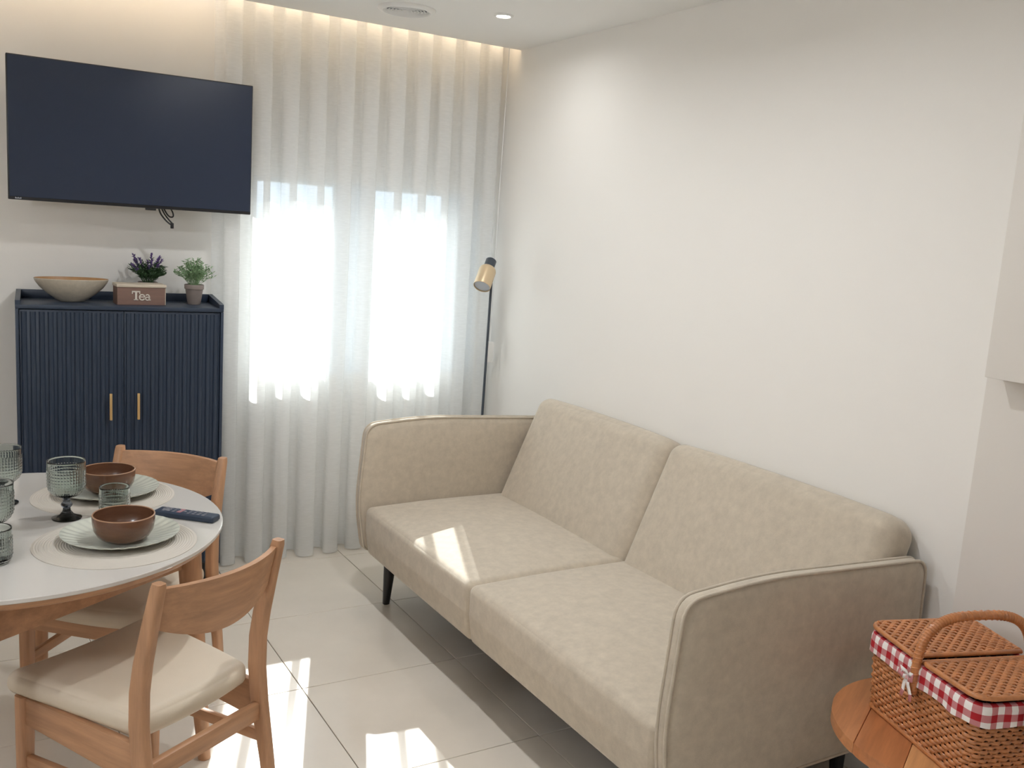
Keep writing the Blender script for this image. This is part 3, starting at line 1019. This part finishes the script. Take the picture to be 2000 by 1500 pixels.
# ------------------------------------------------------------------ side table and picnic basket
STX, STY, STZ, STR = 2.052, 1.222, .50, .29
st = empty('side_table', (STX, STY, 0), 0, 'round acacia wood side table with plank top beside the sofa arm', 'table')
ang = R(-62)
ca, sa = math.cos(ang), math.sin(ang)
edges = [-STR, -.20, -.085, .03, .13, .215, STR]
rm = Matrix.Rotation(ang, 3, 'Z')
for k in range(len(edges) - 1):
    e0, e1 = edges[k] + .0004, edges[k + 1] - .0004
    pts = []
    n = 14
    for q in range(n + 1):
        x = e0 + (e1 - e0) * q / n
        pts.append((x, math.sqrt(max(0, STR * STR - x * x))))
    for q in range(n, -1, -1):
        x = e0 + (e1 - e0) * q / n
        pts.append((x, -math.sqrt(max(0, STR * STR - x * x))))
    pl = []
    for p in pts:
        if not pl or (Vector(p) - Vector(pl[-1])).length > 1e-4: pl.append(p)
    if (Vector(pl[0]) - Vector(pl[-1])).length < 1e-4: pl.pop()
    o = prism('plank', pl, STZ - .028, STZ, MT['acacia'][k % 5], st, .0025, 2, 'xy')
    o.rotation_euler.z = ang
for a in (40, 160, 280):
    c, s = math.cos(R(a)), math.sin(R(a))
    tube('leg', [(.12 * c, .12 * s, STZ - .03), (.17 * c, .17 * s, .2), (.2 * c, .2 * s, 0)], [.02, .018, .013], MT['acacia'][1], st, 14)
lathe('leg_plate', [(0, STZ - .045), (.14, STZ - .045), (.145, STZ - .028), (0, STZ - .028)], MT['acacia'][1], st, 32)

# local basket axes: +Y along the long side away from the camera, +X across towards the wall
BL, BWD, BHT = .385, .285, .190
bdir = Vector((.30, .954, 0)).normalized()
bas = empty('picnic_basket', (2.037, 1.203, STZ), math.atan2(bdir.y, bdir.x) - math.pi / 2,
            'wicker picnic basket with arched handle and red gingham lining', 'basket')
def brect(f, out=0.0, rad=.03, n=None, step=.0045):
    """rounded-rectangle loop of the wall at height fraction f, pushed out by out; yields (point, normal, arclength)"""
    fl = .94 + .06 * f
    hx, hy = BWD / 2 * fl, BL / 2 * fl
    pts = []
    def seg(a, b, nx, ny):
        L = (b - a).length
        m = max(1, int(L / step))
        for k in range(m): pts.append((a.lerp(b, k / m), Vector((nx, ny))))
    cs = [(hx - rad, hy - rad, 0), (-hx + rad, hy - rad, 90), (-hx + rad, -hy + rad, 180), (hx - rad, -hy + rad, 270)]
    for i, (cx_, cy_, a0) in enumerate(cs):
        m = max(3, int(rad * 1.571 / step))
        for k in range(m):
            a = R(a0 + 90 * k / m)
            pts.append((Vector((cx_ + rad * math.cos(a), cy_ + rad * math.sin(a))), Vector((math.cos(a), math.sin(a)))))
        nxc = cs[(i + 1) % 4]
        a = R(a0 + 90)
        e = Vector((cx_ + rad * math.cos(a), cy_ + rad * math.sin(a)))
        s2 = Vector((nxc[0] + rad * math.cos(a), nxc[1] + rad * math.sin(a)))
        seg(e, s2, math.cos(a), math.sin(a))
    L = 0
    outl = []
    for i, (p, nn) in enumerate(pts):
        outl.append((p + nn * out, nn, L))
        L += (pts[(i + 1) % len(pts)][0] - p).length
    return outl, L
# inner core
V, F = [], []
rows = []
for f in (0, .5, 1.0):
    lp_, _ = brect(f, -.006, step=.02)
    rows.append([len(V) + i for i in range(len(lp_))])
    V += [Vector((p.x, p.y, f * BHT)) for p, _, _ in lp_]
n = len(rows[0])
for a, b in zip(rows[:-1], rows[1:]):
    for k in range(n): F.append((a[k], a[(k + 1) % n], b[(k + 1) % n], b[k]))
F.append(rows[0])
core = pyd('body', V, F, MT['wickerd'], bas, True, 60)
NR = 17
NSTK = 46
for r in range(NR):
    f = (r + .5) / NR * .93
    lp_, L = brect(f)
    ph = math.pi * (r % 2)
    pts = [Vector((p.x + nn.x * .0028 * math.sin(NSTK * 2 * math.pi * s / L / 1.0 * .5 * 2 + ph), p.y + nn.y * .0028 * math.sin(NSTK * 2 * math.pi * s / L + ph),
                   .004 + f * BHT)) for p, nn, s in lp_]
    tube('weaver', pts, .0047, MT['wicker'], core, 6, True)
V, F = [], []
for k in range(NSTK * 2):
    col = []
    for f in (0, .33, .66, .97):
        lp_, L = brect(f)
        s = (k + .0) / (NSTK * 2)
        p, nn, _ = lp_[int(s * len(lp_)) % len(lp_)]
        col.append(Vector((p.x, p.y, f * BHT)))
    tube_data(col, .0028, 5, False, V, F)
tag(pyd('stakes', V, F, MT['wicker'], core), kind='stuff')
lp_, L = brect(0, .003)
tube('base_rod', [Vector((p.x, p.y, .006)) for p, _, _ in lp_], .006, MT['wicker'], bas, 8, True)

# gingham lining folded over the rim
V, F, UV = [], [], []
lp_, L = brect(.97, 0)
prof_l = [(-.012, BHT - .05, -.10), (-.010, BHT + .002, -.055), (-.004, BHT + .007, -.048), (.006, BHT + .005, -.038), (.009, BHT - .006, -.028), (.0095, BHT - .025, -.010), (.010, BHT - .044, .009)]
n = len(lp_)
uvs = {}
for j, (o_, z, v) in enumerate(prof_l):
    for i, (p, nn, s) in enumerate(lp_):
        wv = .0016 * math.sin(s * 95) + .001 * math.sin(s * 41 + 1)
        q = p + nn * (o_ + (wv if j > 3 else 0))
        V.append((q.x, q.y, z + (.0025 * math.sin(s * 60) if j == 6 else 0)))
me = bpy.data.meshes.new('lining')
for j in range(len(prof_l) - 1):
    for i in range(n): F.append((j * n + i, j * n + (i + 1) % n, (j + 1) * n + (i + 1) % n, (j + 1) * n + i))
me.from_pydata(V, [], F)
uvl = me.uv_layers.new(name='UVMap')
for pi, poly in enumerate(me.polygons):
    j, i = divmod(pi, n)
    s0 = lp_[i][2]; s1 = lp_[i + 1][2] if i + 1 < n else L
    for li, (s, v) in zip(poly.loop_indices, ((s0, prof_l[j][2]), (s1, prof_l[j][2]), (s1, prof_l[j + 1][2]), (s0, prof_l[j + 1][2]))):
        uvl.data[li].uv = (s, v + .1)
link('lining', me, MT['gingham'], bas, True, 80)

# two lids hinged on a middle bar
def lid(sgn, tilt):
    """sgn +1 the half away from the camera; woven strands run across the lid"""
    hw, hl = BWD / 2 + .004, BL / 2 + .004
    g = .020
    rot = Matrix.Rotation(tilt * sgn, 4, 'X')
    base = Vector((0, g * sgn, BHT + .014))
    def T(x, y, z): return base + rot @ Vector((x, y * sgn, z))
    ln = hl - g
    rc = .035
    def halfw(y):
        return hw if y < ln - rc else hw - rc + math.sqrt(max(0, rc * rc - (y - ln + rc) ** 2))
    V, F = [], []
    lo = []
    for q in range(13):
        y = ln * q / 12
        a = halfw(y) - .004
        lo.append((a, y))
    for a, y in lo:
        V += [T(-a, y, .0005), T(a, y, .0005), T(-a, y, -.005), T(a, y, -.005)]
    for q in range(12):
        b = q * 4
        F += [(b, b + 1, b + 5, b + 4), (b + 2, b + 6, b + 7, b + 3), (b, b + 4, b + 6, b + 2), (b + 1, b + 3, b + 7, b + 5)]
    F += [(0, 2, 3, 1), (48, 49, 51, 50)]
    ld = pyd('lid', V, F, MT['wickerd'], bas, False)
    ns = 15
    for k in range(ns):
        y = .006 + (ln - .012) * k / (ns - 1)
        a = halfw(y) - .003
        m = int(2 * a / .005)
        pts = [T(-a + 2 * a * q / m, y, .003 + .0024 * math.sin(math.pi * (-a + 2 * a * q / m) / .0135 + math.pi * k)) for q in range(m + 1)]
        tube('weaver', pts, .0046, MT['wicker'], ld, 6)
    Vs, Fs = [], []
    for k in range(-9, 10):
        x = k * .0135 + .00675
        if abs(x) > hw - .006: continue
        yy = [y for y in [ln * q / 20 for q in range(21)] if halfw(y) - .004 > abs(x)]
        if len(yy) > 2: tube_data([T(x, y, .003) for y in yy], .003, 5, False, Vs, Fs)
    tag(pyd('stakes', Vs, Fs, MT['wicker'], ld), kind='stuff')
    bord = [T(-hw, 0, .001)]
    for q in range(25):
        y = ln * q / 24
        bord.append(T(-halfw(y), y, .001))
    for q in range(24, -1, -1):
        y = ln * q / 24
        bord.append(T(halfw(y), y, .001))
    tube('border', bord[1:], .0062, MT['wicker'], ld, 8, True)
    return ld
lid(1, R(1.5)); lid(-1, R(2.0))
tube('hinge_bar', [(-BWD / 2, 0, BHT + .008), (BWD / 2, 0, BHT + .008)], .007, MT['wicker'], bas, 8)
hp = []
for q in range(41):
    a = math.pi * q / 40
    e = .62
    cx_, sx_ = math.cos(a), math.sin(a)
    hp.append(Vector((-(BWD / 2 + .012) * math.copysign(abs(cx_) ** e, cx_), 0, BHT - .035 + .155 * abs(sx_) ** .62)))
hp = [hp[0] + Vector((0, 0, -.03))] + hp + [hp[-1] + Vector((0, 0, -.03))]
for _ in range(2):
    hp = [hp[0]] + [(hp[k - 1] + hp[k] * 2 + hp[k + 1]) / 4 for k in range(1, len(hp) - 1)] + [hp[-1]]
tube('handle', hp, .0105, MT['wicker'], bas, 14)
Vw, Fw = [], []
sp = []
tot = len(hp) - 1
NT = 60
for q in range(NT * 10 + 1):
    f = q / (NT * 10) * tot
    i = min(int(f), tot - 1)
    p = hp[i].lerp(hp[i + 1], f - i)
    t = (hp[i + 1] - hp[i]).normalized()
    nrm = Vector((0, 1, 0)); bn = t.cross(nrm)
    a = 2 * math.pi * q / 10
    sp.append(p + (nrm * math.cos(a) + bn * math.sin(a)) * .0104)
tube('handle_wrap', sp, .0021, MT['wicker'], bas, 5)
# gingham ties
def bow(name, c, nrm, s=1.0):
    c, nrm = Vector(c), Vector(nrm).normalized()
    side = Vector((-nrm.y, nrm.x, 0))
    V, F, UVq = [], [], []
    def ribbon(path, wd):
        b = len(V)
        for k, p in enumerate(path):
            t = (path[min(k + 1, len(path) - 1)] - path[max(k - 1, 0)]).normalized()
            wv = t.cross(nrm).normalized() * wd / 2
            V.extend([p + wv, p - wv]); UVq.extend([(k * .008, 0), (k * .008, wd)])
        for k in range(len(path) - 1): F.append((b + 2 * k, b + 2 * k + 1, b + 2 * k + 3, b + 2 * k + 2))
    for sg in (-1, 1):
        ribbon([c + side * sg * .001 * s, c + side * sg * .010 * s + Vector((0, 0, .012)) * s + nrm * .005, c + side * sg * .022 * s + Vector((0, 0, .016)) * s + nrm * .009,
                c + side * sg * .024 * s + Vector((0, 0, .004)) * s + nrm * .012, c + side * sg * .010 * s + nrm * .010, c + nrm * .004], .012 * s)
        ribbon([c + nrm * .003, c + side * sg * .007 * s - Vector((0, 0, .016)) * s + nrm * .006, c + side * sg * (.010 + .008 * (sg > 0)) * s - Vector((0, 0, .036)) * s + nrm * .005,
                c + side * sg * (.012 + .010 * (sg > 0)) * s - Vector((0, 0, .052)) * s + nrm * .007], .011 * s)
    me = bpy.data.meshes.new(name)
    me.from_pydata(V, [], F)
    ul = me.uv_layers.new(name='UVMap')
    for poly in me.polygons:
        for li, vi in zip(poly.loop_indices, poly.vertices): ul.data[li].uv = UVq[vi]
    o = link(name, me, MT['gingham'], bas, True, 80)
    md = o.modifiers.new('thickness', 'SOLIDIFY'); md.thickness = .0012
    V2, F2 = rbox_data(.009 * s, .009 * s, .010 * s, .003, (0, 0, 0), 2)
    k = pyd('knot', [v + c + nrm * .005 for v in V2], F2, MT['gingham'], o)
    k.data.uv_layers.new(name='UVMap')
bow('tie', (-BWD / 2 - .022, .004, BHT - .028), (-1, 0, 0), .95)
bow('tie', (-.015, -BL / 2 - .014, BHT - .026), (0, -1, 0), 1.15)
